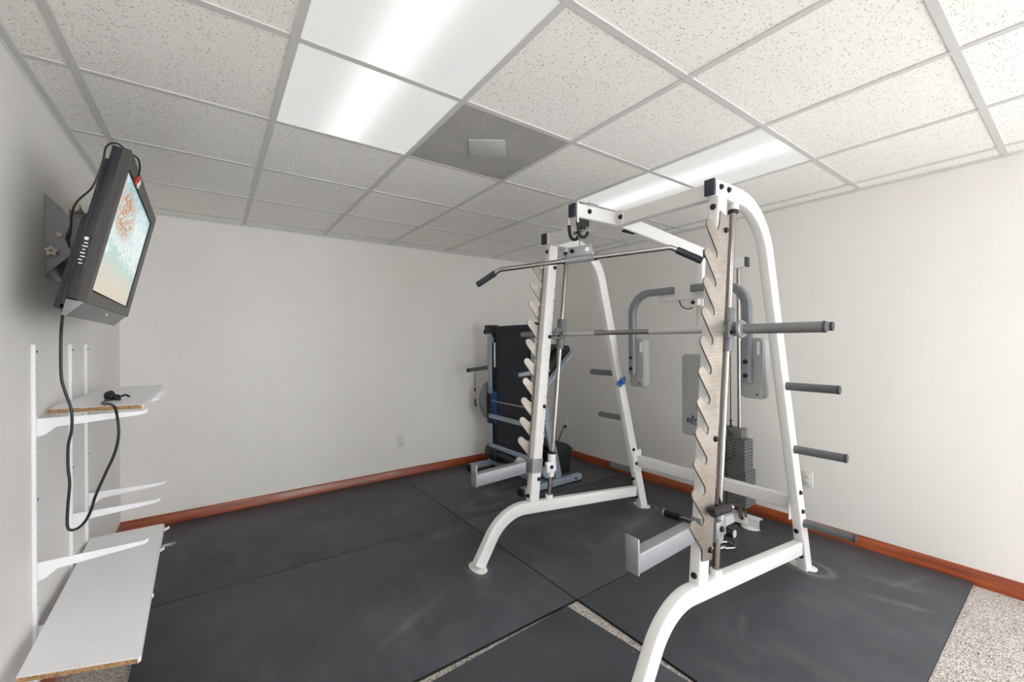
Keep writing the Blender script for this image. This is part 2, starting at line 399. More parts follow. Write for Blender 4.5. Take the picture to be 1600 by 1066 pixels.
# baseboards, with an eased top
def bb(name, pts, axis, a, b): struct(MB().prism(pts, axis, a, b).build(name, WOOD))
H = .09
bb('baseboard_back', [(YB, 0), (YB, H), (YB-.004, H), (YB-.012, H-.012), (YB-.013, 0)], 'x', XL, XR)
bb('baseboard_right', [(XR, 0), (XR, H), (XR-.004, H), (XR-.012, H-.012), (XR-.013, 0)], 'y', YN, YB-.013)
bb('baseboard_left', [(XL, 0), (XL, H), (XL+.004, H), (XL+.012, H-.012), (XL+.013, 0)], 'y', YN, YB-.013)

# ceiling lights
lab = {(0, -2): 'large lit fluorescent ceiling light panel beside the grey grille', (3, -2): 'lit fluorescent ceiling light above the white weight machine',
       (0, -5): 'added unseen fluorescent fill light behind the camera on the left', (3, -6): 'added unseen fluorescent ceiling light behind the camera on the right'}
for (i, j) in lights:
    x0, y0 = cell(i, j)
    t = thing('ceiling_light', lab[(i, j)], 'ceiling light', (x0+T/2, y0+T, ZC), 'recessed ceiling lights')
    for k in (0, 1):
        a = hw
        # slightly domed prismatic panel
        g = MB(); n = 8; vs = []; fs = []
        for p in range(n+1):
            for q in range(n+1):
                u = -1+2*p/n; v = -1+2*q/n
                vs.append((u*(T/2-a), v*(T/2-a), .002))
        for p in range(n):
            for q in range(n): fs.append((p*(n+1)+q, p*(n+1)+q+1, (p+1)*(n+1)+q+1, (p+1)*(n+1)+q))
        g.add(vs, fs)
        g.build('lens', LENS_FILL if (i, j) == (0, -5) else LENS, t, mtx=Matrix.Translation((x0+T/2, y0+T/2+k*T, ZC)))
    h = MB().box((x0+a, y0+a, ZC+.05), (x0+T-a, y0+2*T-a, ZC+.06)).box((x0+.002, y0+.002, ZC+.004), (x0+a-.001, y0+2*T-.002, ZC+.06)).box((x0+T-a+.001, y0+.002, ZC+.004), (x0+T-.002, y0+2*T-.002, ZC+.06))
    h.build('housing', TEE, t)
x0, y0 = cell(1, -1)
t = thing('air_return_grille', 'square grey perforated air grille in the ceiling grid', 'air grille', (x0+T/2, y0+T/2, ZC))
box('grille_panel', (-T/2+hw, -T/2+hw, 0), (T/2-hw, T/2-hw, .006), PERF, t, mtx=Matrix.Translation((x0+T/2, y0+T/2, ZC+.001)))
MB().prism([(1.008, 1.753), (1.158, 1.656), (1.265, 1.804), (1.11, 1.912)], 'z', ZC-.003, ZC+.0015).build('patch', mat('grille_patch', (186, 185, 182), .7), t, .001, label='lighter grey rectangular patch')

# rubber mats
MZ = .0145
def rmat(lab_, pts, marks=()):
    cx = sum(p[0] for p in pts)/len(pts); cy = sum(p[1] for p in pts)/len(pts)
    o = MB().prism([(p[0]-cx, p[1]-cy) for p in pts], 'z', 0, MZ).build('rubber_mat', m_mat([(x-cx, y-cy, *r) for x, y, *r in marks]), None, .0015, mtx=Matrix.Translation((cx, cy, .0005)))
    o.data.materials.append(RUBEDGE)
    for p in o.data.polygons:
        if abs(p.normal.z) < .5: p.material_index = 1
    tag(o, lab_, 'floor mat', 'black rubber floor mats'); return o
g = .004
rmat('black rubber mat along the foot of the back wall, beside the fallen shelf end', [(-.28, 2.833), (1.548-g, 2.806), (1.548-g, 4.068), (-.28, 4.068)])
rmat('wide black rubber mat in the middle of the floor, left of the weight machine', [(-.28, 1.595), (1.548-g, 1.589), (1.548-g, 2.802), (-.28, 2.829)], [(1.285, 2.15, .06, .09, .8, 1.25, .5, 0), (.80, 1.95, .28, .03, 0, 1.2, .16, .45), (1.35, 2.68, .16, .06, 0, 1.2, .25, 0)])
rmat('black rubber mat under the folded treadmill in the far corner', [(1.55, 2.806), (3.42, 2.804), (3.42, 4.068), (1.547, 4.068)], [(1.95, 3.0, .32, .12, .5, 1.2, .35, .1), (2.1, 3.2, .3, .05, 0, 1.2, .2, .2)])
rmat('black rubber mat under the far side of the weight machine', [(1.55, 1.587), (3.422, 1.587), (3.422, 2.797), (1.55, 2.80)], [(2.87, 2.16, .075, .11, .8, 1.25, .5, 0), (2.4, 1.95, .35, .05, 0, 1.2, .25, .2), (2.05, 2.45, .4, .06, 0, 1.2, .18, -.3)])
rmat('black rubber mat under the near side of the weight machine, bordering bare carpet', [(1.565, .385), (3.422, .392), (3.422, 1.583), (1.557, 1.583)], [(2.88, 1.01, .085, .13, .75, 1.3, .75, 0), (3.06, .66, .035, .16, 0, 1.2, .3, .2), (2.85, .60, .03, .16, 0, 1.2, .22, .3), (3.16, .60, .18, .025, 0, 1.2, .28, -.35), (2.05, .98, .10, .02, 0, 1.2, .3, .4)])
rmat('nearest black rubber mat, set off by strips of bare carpet', [(-.3, 1.51), (1.471, 1.577), (1.536, .92), (1.552, .55), (-.25, .5)])

# chalky scuffs lying on the mats as thin dust patches are part of the mat material

# outlets
def outlet(x, y, z, nx, ny, label, blk=False):
    t = thing('wall_outlet', label, 'wall outlet', (x, y, z), 'duplex wall outlets')
    M = Matrix.Translation((x, y, z)) @ Matrix(((ny if ny else 0, nx, 0, 0), (-nx if nx else 0, ny, 0, 0), (0, 0, 1, 0), (0, 0, 0, 1)))
    # local: x along wall, y out of wall, z up
    MB().box((-.035, 0, -.057), (.035, .006, .057)).build('cover_plate', WALLPL, t, .002, mtx=M)
    for s in (1, -1):
        f = MB().box((-.0165, .005, s*.021-.0145), (.0165, .0085, s*.021+.0145)).build('receptacle', WALLPL, t, .003, mtx=M)
        d = MB()
        for sx in (-1, 1): d.box((sx*.0065-.001, .0082, s*.021), (sx*.0065+.001, .0088, s*.021+.008))
        d.cyl((0, .008, s*.021-.007), (0, .0088, s*.021-.007), .0024, 8); d.build('slots', DARK, f, mtx=M)
outlet(XR, 1.19, .377, -1, 0, 'duplex outlet on the right wall beside the weight horns')
outlet(XR, 3.675, .372, -1, 0, 'duplex outlet on the right wall with a black cord plugged in')
outlet(1.546, YB, .375, 0, -1, 'duplex outlet low on the back wall')

# ------------------------------------------------------------------ weight machine
SM = thing('smith_machine', 'white steel smith machine and lat tower with notched steel uprights', 'weight machine', (2.1, 1.575, MZ))
YR, YL = 1.0, 2.15
def bolt(p, d, parent, r=.011):
    p = Vector(p); d = Vector(d).normalized()
    MB().lathe(p, p+d, [(-.001, r*1.25), (.0025, r*1.25), (.003, r), (.009, r*.95), (.012, r*.6)], 12).build('bolt', BOLT, parent)
A0 = Vector((1.7045, 0, .325)); UPD = Vector((.184, 0, 1.693)).normalized(); FRD = Vector((-UPD.z, 0, UPD.x))
def up(s, t, y): return A0+UPD*s+FRD*t+Vector((0, y, 0))
def xz(s, t): q = A0+UPD*s+FRD*t; return (q.x, q.z)
def legx(z): return 2.391+(1.542-z)*.273+.036
S5075 = rsec(.075, .05, .007)
for yc, out in ((YR, -1), (YL, 1)):
    # curved top beam + rear leg, one tube
    p = fillet([(1.826, yc, 2.057), (2.302, yc, 2.057), (2.846, yc, .024)], [.32], 16)
    sf = MB().sweep(p, S5075).build('side_frame', WHITE, SM)
    MB().box((1.812, yc-.024, 2.0205), (1.828, yc+.024, 2.0935)).build('end_cap', CAPBLK, sf, .004)
    for bx in (1.868, 1.935): bolt((bx, yc+out*.025, 2.062), (0, out, 0), sf)
    bolt((1.868, yc-out*.0, 2.0), (0, 0, -1), sf)
    # base rail with curved front foot
    p = fillet([(1.288, yc, .028), (1.47, yc, .314), (2.742, yc, .168)], [.27], 16)
    br = MB().sweep(p, S5075).build('base_rail', WHITE, SM)
    lx = legx(.17)-.037
    MB().prism([(2.742, .30), (2.748, .30), (2.785, .10), (2.779, .10)], 'y', yc-.026, yc+.026).build('flange', WHITE, br, .001)
    bolt((2.742, yc+.006, .262), (-1, 0, 0), br); bolt((2.762, yc-.01, .117), (-1, 0, 0), br)
    # foot plates
    for fx, fy in ((1.285, yc), (2.862, yc+.018)):
        pts = []
        for k in range(28):
            an = 2*math.pi*k/28; pts.append((fx+.045*math.copysign(abs(math.cos(an))**.8, math.cos(an)), fy+.075*math.sin(an)))
        MB().prism(pts, 'z', MZ+.0005, MZ+.009).build('foot_plate', WHITE, SM, .002)
    # upright
    u = MB().sweep([up(0, 0, yc), up(1.702, 0, yc)], S5075).build('upright', WHITE, SM)
    bolt(up(.035, .0375, yc), FRD, u); bolt(up(1.655, .0375, yc), FRD, u)
    for z in (1.87, 1.402, .94, .469):
        s = (z-.325)/UPD.z; yy = yc-.025 if yc == YL else yc-.0335
        if yc == YR and z == 1.402: continue
        bolt(up(s, -.018, yy), (0, -1, 0), u)
        if yc == YL: bolt(up(s, -.018, yc+.0335), (0, 1, 0), u)
    if yc == YR: bolt(up((1.402-.325)/UPD.z, -.018, yc+.025), (0, 1, 0), u)
    # hole numbers on the inner face of the far upright
    if yc == YL:
        for n_, vz in zip(range(2, 16), [.675+.0805*k for k in range(14)]):
            s = (vz-.325)/UPD.z; q = up(s, -.031, yc-.0253)
            text('height_mark', str(n_), .02, INKG, u, Matrix.Translation(q) @ Matrix.Rotation(math.pi/2, 4, 'X'), .0001)
    # notched plate
    s0 = (1.872-.325)/UPD.z; pit = .1285; pts = [(1.612, -.047), (1.633, .028), (s0+.02, .030)]
    for k in range(12):
        b = s0-k*pit
        if k <= 11: pts += [(b-.007, .037), (b-.014, .042), (b-.017, .051), (b-.015, .061)]
        if k == 11: pts = pts[:-4]; break
        pts += [(b-.003, .082), (b+.007, .096), (b+.013, .106), (b+.0145, .115), (b+.013, .125), (b+.007, .133), (b-.002, .138), (b-.013, .138), (b-.023, .133), (b-.031, .125), (b-.108, .047), (b-.114, .041), (b-.124, .037)]
    b = s0-10*pit
    pts = pts[:-1]+[(b-.135, .036), (b-.16, .0355), (.105, .034), (.098, -.04)]
    ppl = [xz(*q) for q in pts]
    y0 = yc+out*.0255; y1 = yc+out*.0335
    np_ = MB().prism(ppl, 'y', y0, y1).build('notched_plate', PLATE, SM, .0012, seg=1)
    # guide rod, collars, bottom stop clamp
    top = Vector((2.03, yc, 2.02)); bot = Vector((1.845, yc, .30)); dr = (top-bot).normalized()
    def rod(z): return bot+(top-bot)*((z-.30)/1.72)
    gr_ = MB().cyl(bot, top, .0155, 24).build('guide_rod', RODC, SM)
    MB().cyl(rod(1.99), rod(2.022), .024, 20).build('top_collar', WHITE, gr_, .002)
    MB().cyl(rod(1.975), rod(1.99), .023, 20).build('rubber_ring', BLACK, gr_, .002)
    MB().cyl(rod(.285), rod(.335), .026, 20).build('bottom_collar', WHITE, gr_, .003)
    cz = .455
    st = MB().lathe(rod(cz), rod(.7), [(0, .0225), (.03, .026), (.075, .027), (.15, .027), (.152, .0265), (.165, .0265)], 20).build('stop_clamp', GREYP if yc == YR else WHITE, gr_)
    MB().box(rod(cz+.035)-Vector((.055, .026, 0)), rod(cz+.105)+Vector((.02, -.02 if 0 else .0, 0))).build('clamp_bracket', GREYP if yc == YR else WHITE, gr_, .004)
    bolt(rod(cz+.07)-Vector((.02, .026, 0)), (0, -1, 0), gr_)
    MB().cyl(rod(cz+.15), rod(cz+.165), .028, 20).build('rubber_ring', BLACK, gr_, .002)
    # weight storage horns on the rear leg
    for z in (1.435, 1.117, .757, .312):
        x = legx(z)+.004; a = yc+out*.0245; e = yc+out*.262
        h = MB().lathe((x, a, z), (x, e, z), [(0, .0235), (.004, .0235), (.006, .022), (.229, .022), (.23, .0225), (.236, .0225), (.2375, .0215)], 22).build('weight_horn', HORNG, SM)
        MB().lathe((x, yc+out*.254, z), (x, e, z), [(0, .0232), (.003, .0232), (.0095, .022), (.0105, .018)], 22).build('horn_cap', CAPBLK, h)
    # safety catch: sleeve round the upright with a square arm and an end plate
    cz_ = .56; s = (cz_-.325)/UPD.z
    q = up(s, 0, yc); w2 = .031
    a = up(s-.052, 0, yc); b2 = up(s+.041, 0, yc)
    sc_ = MB().sweep([a, b2], rsec(.086, .0515, .004)).build('safety_catch', GREYP, SM)
    MB().sweep([(1.268, yc, .548), (1.632, yc, .560)], rsec(.074, .052, .005)).build('catch_arm', GREYP, sc_)
    MB().box((1.258, yc-.031, .508), (1.269, yc+.031, .645)).build('end_plate', GREYP, sc_, .005)
# black rubber grip by the near stop
g_ = MB().lathe((1.872, .985, .625), (1.89, .80, .60), [(0, .01)], 8) if False else None
kg = MB().lathe((1.715, .940, .640), (1.95, .958, .612), [(0, .014), (.006, .0195), (.15, .0195), (.156, .017), (.158, .010), (.175, .010), (.178, .004)], 20).build('stop_handle', BLACK, SM)
MB().ball((1.90, .954, .618), .012).build('knob', CHROME, kg)

# crossbeams
cb = MB().sweep([(1.870, YR+.024, 2.052), (1.870, YL-.024, 2.052)], rsec(.05, .075, .007), up=(0, 0, 1)).build('top_crossbeam', WHITE, SM)
rc = MB().sweep([(2.772, YR+.02, .412), (2.772, YL-.02, .412)], rsec(.05, .078, .007), up=(0, 0, 1)).build('rear_crossbar', WHITE, SM)
for y, o in ((YR+.027, 1), (YL-.027, -1)):
    MB().box((2.70, y-.003, .33), (2.80, y+.003, .50)).build('flange', WHITE, rc, .001)
for z in (.50, .385): bolt((legx(z)+.002, YR-.025, z), (0, -1, 0), rc); bolt((legx(z)-.01, YL-.03, z+.01), (0, -1, 0), rc)
# lat arm in front and sloping beam behind, centred on YC
YC = 1.575
fa = MB().sweep([(1.53, YC, 2.050), (1.846, YC, 2.056)], rsec(.05, .075, .007), up=(0, 0, 1)).build('lat_arm', WHITE, SM)
MB().box((1.518, YC-.024, 2.015), (1.532, YC+.024, 2.085)).build('end_cap', CAPBLK, fa, .004)
MB().box((1.838, YC-.072, 2.012), (1.846, YC+.05, 2.095)).build('flange', WHITE, fa, .0015)
bolt((1.838, YC-.055, 2.055), (-1, 0, 0), fa); bolt((1.625, YC-.025, 2.055), (0, -1, 0), fa)
rb = MB().sweep([(1.893, YC, 2.053), (3.115, YC, 1.928)], rsec(.05, .078, .007), up=(0, 0, 1)).build('rear_beam', WHITE, SM)
MB().box((1.93, YC-.012, 2.0), (2.07, YC+.012, 2.009)).build('cable_slot', DARK, rb)
def pulley(c, r, parent, m=BLACK):
    MB().lathe(Vector(c)-Vector((0, .012, 0)), Vector(c), [(0, r*.98), (.002, r), (.005, r*.9), (.012, r*.86), (.019, r*.9), (.022, r), (.024, r*.98)], 26).build('pulley', m, parent)
pulley((1.60, YC, 1.995), .038, fa); pulley((1.66, YC, 2.088), .021, fa)
MB().box((1.62, YC-.02, 2.085), (1.70, YC-.016, 2.106)).box((1.62, YC+.016, 2.085), (1.70, YC+.02, 2.106)).build('pulley_bracket', GREYP, fa)
for dy in (-.03, .03):
    p = smooth([(1.535, YC+dy, 2.088), (1.532, YC+dy*1.1, 2.03), (1.533, YC+dy*1.1, 1.98), (1.538, YC+dy*1.1, 1.935), (1.556, YC+dy*1.1, 1.912), (1.585, YC+dy*1.1, 1.915), (1.602, YC+dy*1.1, 1.938)])
    hk = MB().tube(p[:14], .0055, 10).build('bar_hook', WHITE, fa)
    MB().tube(p[12:], .0085, 10).ball(p[-1], .0085, 8).build('rubber_tip', BLACK, hk)
MB().cyl((1.57, YC-.035, 1.945), (1.57, YC+.035, 1.945), .008, 12).cyl((1.60, YC-.03, 1.965), (1.60, YC+.03, 1.965), .008, 12).build('hook_pin', CHROME, fa)
cable = MB().tube([(1.577, YC, 1.862), (1.577, YC, 1.96)], .0035, 8).lathe((1.577, YC, 1.90), (1.577, YC, 1.96), [(0, .004), (.005, .009), (.03, .009), (.035, .004)], 12)
cable.build('lat_cable', GREYP, SM)

# barbell captive on the guide rods
bb_ = MB().cyl((1.93, .93, 1.42), (1.93, 2.235, 1.42), .0145, 20).build('barbell', CHROME, SM)
for a, b in ((.985, 1.40), (1.80, 2.08)): MB().cyl((1.93, a, 1.42), (1.93, b, 1.42), .0165, 24).build('knurled_grip', KNURL, bb_)
for yc, o in ((YR, -1), (YL, 1)):
    yo = yc-.07 if o < 0 else yc+.07
    MB().lathe((1.93, yo, 1.42), (1.93, yo+o, 1.42), [(0, .032), (.004, .039), (.016, .039), (.02, .033), (.024, .033)], 28).build('bar_collar', GREYP, bb_)
    e = .605 if o < 0 else 2.54
    L_ = abs(e-yo)
    sl = MB().lathe((1.93, yo, 1.42), (1.93, e, 1.42), [(.01, .0225), (L_-.006, .0225), (L_-.004, .0232), (L_, .022)], 28).build('bar_sleeve', SLEEVE, bb_)
    MB().lathe((1.93, e, 1.42), (1.93, e+o, 1.42), [(-.004, .0236), (.002, .0236), (.006, .021)], 28).build('sleeve_cap', CAPBLK, sl)
    MB().lathe(Vector((1.845, yc, .30))+(Vector((.185, 0, 1.72))*((1.318-.30)/1.72)), (2.03, yc, 2.02), [(0, .026), (.003, .027), (.2, .029), (.204, .027)], 24).build('slide_bearing', HORNG, bb_)
    MB().prism([(1.868, 1.40), (1.874, 1.455), (1.90, 1.462), (1.945, 1.45), (1.945, 1.39), (1.868, 1.384)], 'y', yc-.055, yc-.036).build('bar_hook_block', HORNG, bb_, .003)
    bolt((1.888, yc-.055, 1.405), (0, -1, 0), bb_, .008)

# lat tower behind: post, stack, fly arms, pads
post = MB().sweep([(2.757, YC, .375), (2.757, YC, 1.99)], rsec(.075, .05, .006), up=(0, 1, 0)).build('tower_post', WHITE, SM)
for z in (1.92, 1.69): bolt((2.72, YC+.01, z), (-1, 0, 0), post); 
bolt((2.757, YC-.025, 1.80), (0, -1, 0), post)
tcx = MB().sweep([(3.12, 1.45, 1.930), (3.12, 1.70, 1.930)], rsec(.06, .075, .006), up=(0, 0, 1)).build('top_crossbar', WHITE, SM)
MB().box((3.094, 1.438, 1.895), (3.148, 1.452, 1.965)).build('end_cap', CAPBLK, tcx, .003)
MB().box((3.094, 1.698, 1.895), (3.148, 1.712, 1.965)).build('end_cap', CAPBLK, tcx, .003)
for y in (1.51, 1.64): MB().cyl((3.13, y, .07), (3.13, y, 1.90), .0125, 18).build('stack_guide_rod', RODC, SM)
z = .17
for k in range(11):
    MB().box((3.07, 1.44, z+.0008), (3.222, 1.71, z+.0212)).build('weight_plate', IRON, SM, .0015, seg=1); z += .0232
for k in range(10):
    MB().box((3.07, 1.445, z+.0008), (3.195, 1.705, z+.0208)).build('weight_plate', IRON, SM, .0015, seg=1); z += .0227
hd = MB().box((3.085, 1.475, z), (3.17, 1.675, z+.074)).build('stack_header', IRON, SM, .002)
bolt((3.085, 1.55, z+.03), (-1, 0, 0), hd, .009)
ph = MB()
for k in range(20): zz = .18+k*.0231; ph.cyl((3.066, YC, zz), (3.0705, YC, zz), .0065, 10)
ph.build('pin_holes', DARK, SM)
MB().tube([(3.125, YC-.005, z+.07), (3.125, YC-.005, 1.90)], .0035, 8).lathe((3.125, YC-.005, z+.07), (3.125, YC-.005, z+.2), [(0, .014), (.012, .012), (.02, .006), (.045, .006), (.05, .012), (.055, .012), (.058, .004)], 12).build('stack_cable', BLACK, SM)
p = smooth([(3.062, YC-.01, z+.085), (3.05, YC-.03, z+.04), (3.045, YC-.058, z-.03), (3.045, YC-.065, z-.1), (3.045, YC-.045, z-.14), (3.045, YC-.01, z-.15), (3.045, YC+.01, z-.135), (3.05, YC+.0, z-.12), (3.062, YC, z-.12)])
sp_ = MB().tube(p, .004, 8).build('selector_pin', BLACK, SM)
# base of the tower
cr = MB().sweep([(2.95, YC, .055), (3.145, YC, .055)], rsec(.05, .07, .006), up=(0, 0, 1)).build('tower_base_rail', WHITE, SM)
tb = MB().sweep([(3.175, 1.385, .055), (3.175, 1.765, .055)], rsec(.06, .066, .006), up=(0, 0, 1)).build('tower_foot_bar', WHITE, SM)
for e, o in ((1.385, -1), (1.765, 1)): MB().box((3.148, e, .024), (3.202, e+o*.012, .086)).build('end_cap', CAPBLK, tb, .003)
for y in (1.45, 1.70): MB().lathe((3.165, y, MZ+.0005), (3.165, y, 1), [(0, .065), (.006, .065), (.008, .062)], 28).build('foot_disc', WHITE, tb)
MB().box((3.136, 1.47, .03), (3.145, 1.56, .105)).build('flange', WHITE, tb, .001); bolt((3.136, 1.50, .07), (-1, 0, 0), tb)
MB().cyl((3.13, 1.47, .088), (3.13, 1.47, .172), .009).cyl((3.13, 1.51, .088), (3.13, 1.51, .172), .018).cyl((3.13, 1.64, .088), (3.13, 1.64, .172), .018).build('rubber_bumper', RODC, SM)

# fly bar and arms
fb = MB().sweep([(2.572, 1.36, 1.688), (2.572, 1.775, 1.688)], rsec(.062, .095, .006), up=(0, 0, 1)).build('fly_bar', WHITE, SM)
MB().box((2.60, YC-.03, 1.655), (2.722, YC+.03, 1.72)).build('pivot_bracket', WHITE, fb, .003)
MB().box((2.55, YC-.085, 1.60), (2.60, YC+.02, 1.642)).build('pivot_tab', WHITE, fb, .003)
bolt((2.55, YC-.055, 1.618), (-1, 0, 0), fb)
MB().tube(smooth([(2.56, YC+.05, 1.642), (2.555, YC+.03, 1.60), (2.555, YC-.01, 1.578), (2.557, YC-.05, 1.585)]), .0035, 8).build('fly_cable', BLACK, fb)
for o, ys in ((1, YC+.075), (-1, YC-.07)):
    yo = YC+o*.405
    p = fillet([(2.522, ys, 1.707), (2.522, yo, 1.707), (2.522, yo, 1.125)], [.15], 12)
    ar = MB().sweep(p, rsec(.045, .048, .005), up=(1, 0, 0)).build('fly_arm', PECGREY, SM)
    MB().box((2.499, ys-o*.003, 1.683), (2.545, ys+o*.001, 1.731)).build('end_cap', HORNG, ar, .001)
    for zz in (1.245, 1.165): bolt((2.498, yo, zz), (-1, 0, 0), ar)
    zc = 1.205; y0, y1 = (yo-.075, yo+.05) if o > 0 else (yo-.075, yo+.05)
    yy = (y0+y1)/2; sec = [(a+yy, b+zc) for a, b in rsec(.125, .35, .03, 5)]
    bd = MB().prism(sec, 'x', 2.547, 2.562).build('pad_board', PADB, ar, .001)
    sec2 = [(a+yy-.004, b+zc) for a, b in rsec(.132, .356, .034, 6)]
    MB().prism(sec2, 'x', 2.561, 2.615).build('pad_cushion', PADG, ar, .012, seg=4)
    MB().box((2.5455, yy-.045 if o < 0 else yy-.055, zc+.08), (2.547, yy-.03, zc+.155)).build('pad_sticker', WPL, bd)
    bolt((2.547, yy-.03, zc-.15), (-1, 0, 0), bd, .004)
sec = [(a+YC+.002, b+.997) for a, b in rsec(.20, .555, .025, 5)]
bp = MB().prism(sec, 'x', 2.662, 2.719).build('back_pad', PADG, SM, .01, seg=4)
# maker's mark on the back pad
LM = Matrix.Translation((2.6612, 1.592, .808)) @ Matrix(((0, 0, -1, 0), (-1, 0, 0, 0), (0, 1, 0, 0), (0, 0, 0, 1)))
text('printed_mark', 'KEYS', .042, INKB, bp, LM)
tri = MB().prism([(-.012, .034), (.012, .034), (0, .056)], 'z', 0, .0005).prism([(-.045, -.004), (-.037, -.004), (-.03, .012)], 'z', 0, .0005).prism([(.045, -.004), (.037, -.004), (.03, .012)], 'z', 0, .0005).prism([(-.03, -.010), (.03, -.010), (.03, -.006), (-.03, -.006)], 'z', 0, .0005)
tri.build('printed_triangle', INK, bp, mtx=LM)

# lat bar hanging from the cable
dv = Vector((.576, -.817, .0)); C0 = Vector((1.577, YC, 1.803)); tl = .057
LB = thing('lat_pulldown_bar', 'chrome lat pulldown bar with bent black grips hanging from the top arm', 'exercise bar', C0)
pts = fillet([C0-dv*.585+Vector((0, 0, -.105)), C0-dv*.448+Vector((0, 0, -.028)), C0+dv*.448+Vector((0, 0, .026)), C0+dv*.585+Vector((0, 0, -.048))], [.05, .05], 6)
MB().tube(pts, .0127, 18, up=(.82, .57, 0)).build('bar', CHROME, LB)
for a, b in ((pts[0], pts[1]), (pts[-1], pts[-2])):
    d = (b-a).normalized(); MB().lathe(a-d*.006, b, [(0, .012), (.004, .0175), (.128, .0175), (.131, .015)], 18).build('grip', CAPBLK, LB)
e2 = Vector((0, 0, 1)); sl = .054/.896
def lb(a, b, c): return C0+dv*a+Vector((0, 0, sl*a+b))+Vector((.817, .576, 0))*c
MB().cyl(lb(-.075, 0, 0), lb(.075, 0, 0), .0185, 20).build('hub_sleeve', GREYP, LB)
m = MB(); v = [lb(a, b, c) for a, b in ((-.068, .005), (.068, .005), (.064, .072), (-.064, .066)) for c in (-.004, .004)]
m.add(v, [(0, 2, 4, 6), (1, 7, 5, 3), (0, 1, 3, 2), (2, 3, 5, 4), (4, 5, 7, 6), (6, 7, 1, 0)]).build('hanger_plate', GREYP, LB, .002)
for a in (-.04, .04): MB().cyl(lb(a, .045, -.006), lb(a, .045, .006), .012, 14).build('hanger_hole', DARK if a < 0 else WPL, LB)
for a in (-.085, .085): MB().cyl(lb(a-.008, 0, 0), lb(a+.008, 0, 0), .0185, 18).build('stop_ring', CHROME, LB)

# blue tape flag on the far rear leg
z = 1.055; tp = smooth([(legx(z)-.045, 2.113, z-.03), (legx(z)-.03, 2.108, z-.01), (legx(z)-.02, 2.09, z+.005), (legx(z)+.0, 2.086, z+.012), (legx(z)+.02, 2.10, z+.016), (legx(z)+.028, 2.12, z+.014)])
m = MB().sweep(tp, rsec(.0015, .045, .0005), up=(.35, 0, 1)).build('tape_strip', BLUE); tag(m, 'small blue strip of tape stuck on the far rear leg of the machine', 'tape')

# loose handles on the floor
t = thing('straight_pull_bar', 'short straight bar with black grips lying on the mat behind the near upright', 'exercise handle', (2.87, 1.69, MZ))
a = Vector((2.835, 1.94, .042)); b = Vector((2.90, 1.435, .042)); d = (b-a).normalized(); L_ = (b-a).length
MB().cyl(a+d*.12, b-d*.12, .0125).build('bar', CHROME, t)
for p0, dd in ((a, d), (b, -d)):
    g1 = MB().lathe(p0, p0+dd, [(0, .022), (.004, .0245), (.13, .0245), (.134, .021)], 20).build('grip', BLACK, t)
    MB().lathe(p0, p0+dd, [(-.003, .024), (.001, .0262), (.004, .0262), (.005, .024)], 20).build('end_ring', WPL, g1)
t = thing('stirrup_handle', 'chrome stirrup handle lying on the mat beside the short straight bar', 'exercise handle', (2.62, 1.43, MZ))
p = fillet([(2.52, 1.50, .030), (2.60, 1.56, .024), (2.80, 1.42, .024), (2.745, 1.345, .030), (2.60, 1.43, .034)], [.02, .02, .02], 5)
MB().tube(p, .006, 10, up=(0, 0, 1)).build('steel_loop', CHROME, t)
MB().lathe((2.52, 1.50, .033), (2.72, 1.362, .033), [(0, .012), (.01, .017), (.12, .017), (.13, .012), (.17, .012), (.18, .015), (.19, .015), (.2, .008)], 16).build('swivel_grip', CHROME, t)

# ------------------------------------------------------------------ treadmill
TM = thing('treadmill', 'folded treadmill with black belt and blue-grey frame in the far corner', 'treadmill', (2.55, 3.38, MZ))
for y in (2.93, 3.83):
    br = MB().sweep([(2.20, y, .055), (2.91, y, .055)], rsec(.06, .055, .006), up=(0, 0, 1)).build('base_rail', TRBLUE, TM)
    MB().box((2.178, y-.031, .017), (2.215, y+.031, .082)).build('end_foot', BLACK, br, .005)
    MB().box((2.82, y-.028, MZ+.001), (2.905, y+.028, .03)).build('rubber_foot', BLACK, br, .002)
    bolt((2.83, y-.03, .055), (0, -1, 0), br, .009)
MB().sweep([(2.50, 2.955, .055), (2.50, 3.805, .055)], rsec(.06, .05, .006), up=(0, 0, 1)).build('cross_tube', TRBLUE, TM)
# folded deck, belt side out
dk = MB().box((2.425, 3.04, .19), (2.445, 3.73, 1.50)).build('belt', BELT, TM)
for y0, y1 in ((3.725, 3.79), (2.975, 3.04)):
    r1 = MB().box((2.398, y0, .80), (2.475, y1, 1.47)).box((2.402, y0+.004, .20), (2.475, y1-.004, .52)).build('deck_rail', TRBLUE, TM, .006)
    MB().box((2.392, y0-.006, .50), (2.48, y1+.004, .82)).build('rail_sleeve', TRBLK, r1, .008)
    MB().box((2.375, y0-.018, 1.455), (2.50, y1+.02, 1.545)).box((2.365, y1-.0 if y0 > 3.3 else y0-.02, 1.45), (2.42, y1+.025 if y0 > 3.3 else y0, 1.50)).build('end_cap', BLACK, r1, .01)
MB().box((2.42, 3.655, .24), (2.43, 3.725, 1.46)).box((2.42, 3.04, .24), (2.43, 3.10, 1.46)).build('belt_gap', DARK, TM)
MB().box((2.412, 3.695, .52), (2.424, 3.725, .86)).box((2.412, 3.648, .50), (2.424, 3.672, .84)).build('blue_strip', BLUE, TM, .003)
MB().box((2.4135, 3.66, 1.10), (2.4195, 3.685, 1.36)).build('warning_sticker', WPL, TM)
MB().box((2.41, 3.695, 1.36), (2.42, 3.715, 1.42)).build('roller_bracket', TRBLUE, TM)
MB().cyl((2.405, 3.73, .745), (2.405, 3.035, .745), .008).build('tie_rod', GREYP, TM)
for z in (.585, .275): MB().box((2.385, 3.02, z-.022), (2.415, 3.75, z+.022)).build('deck_crossbar', TRBLUE, TM, .004)
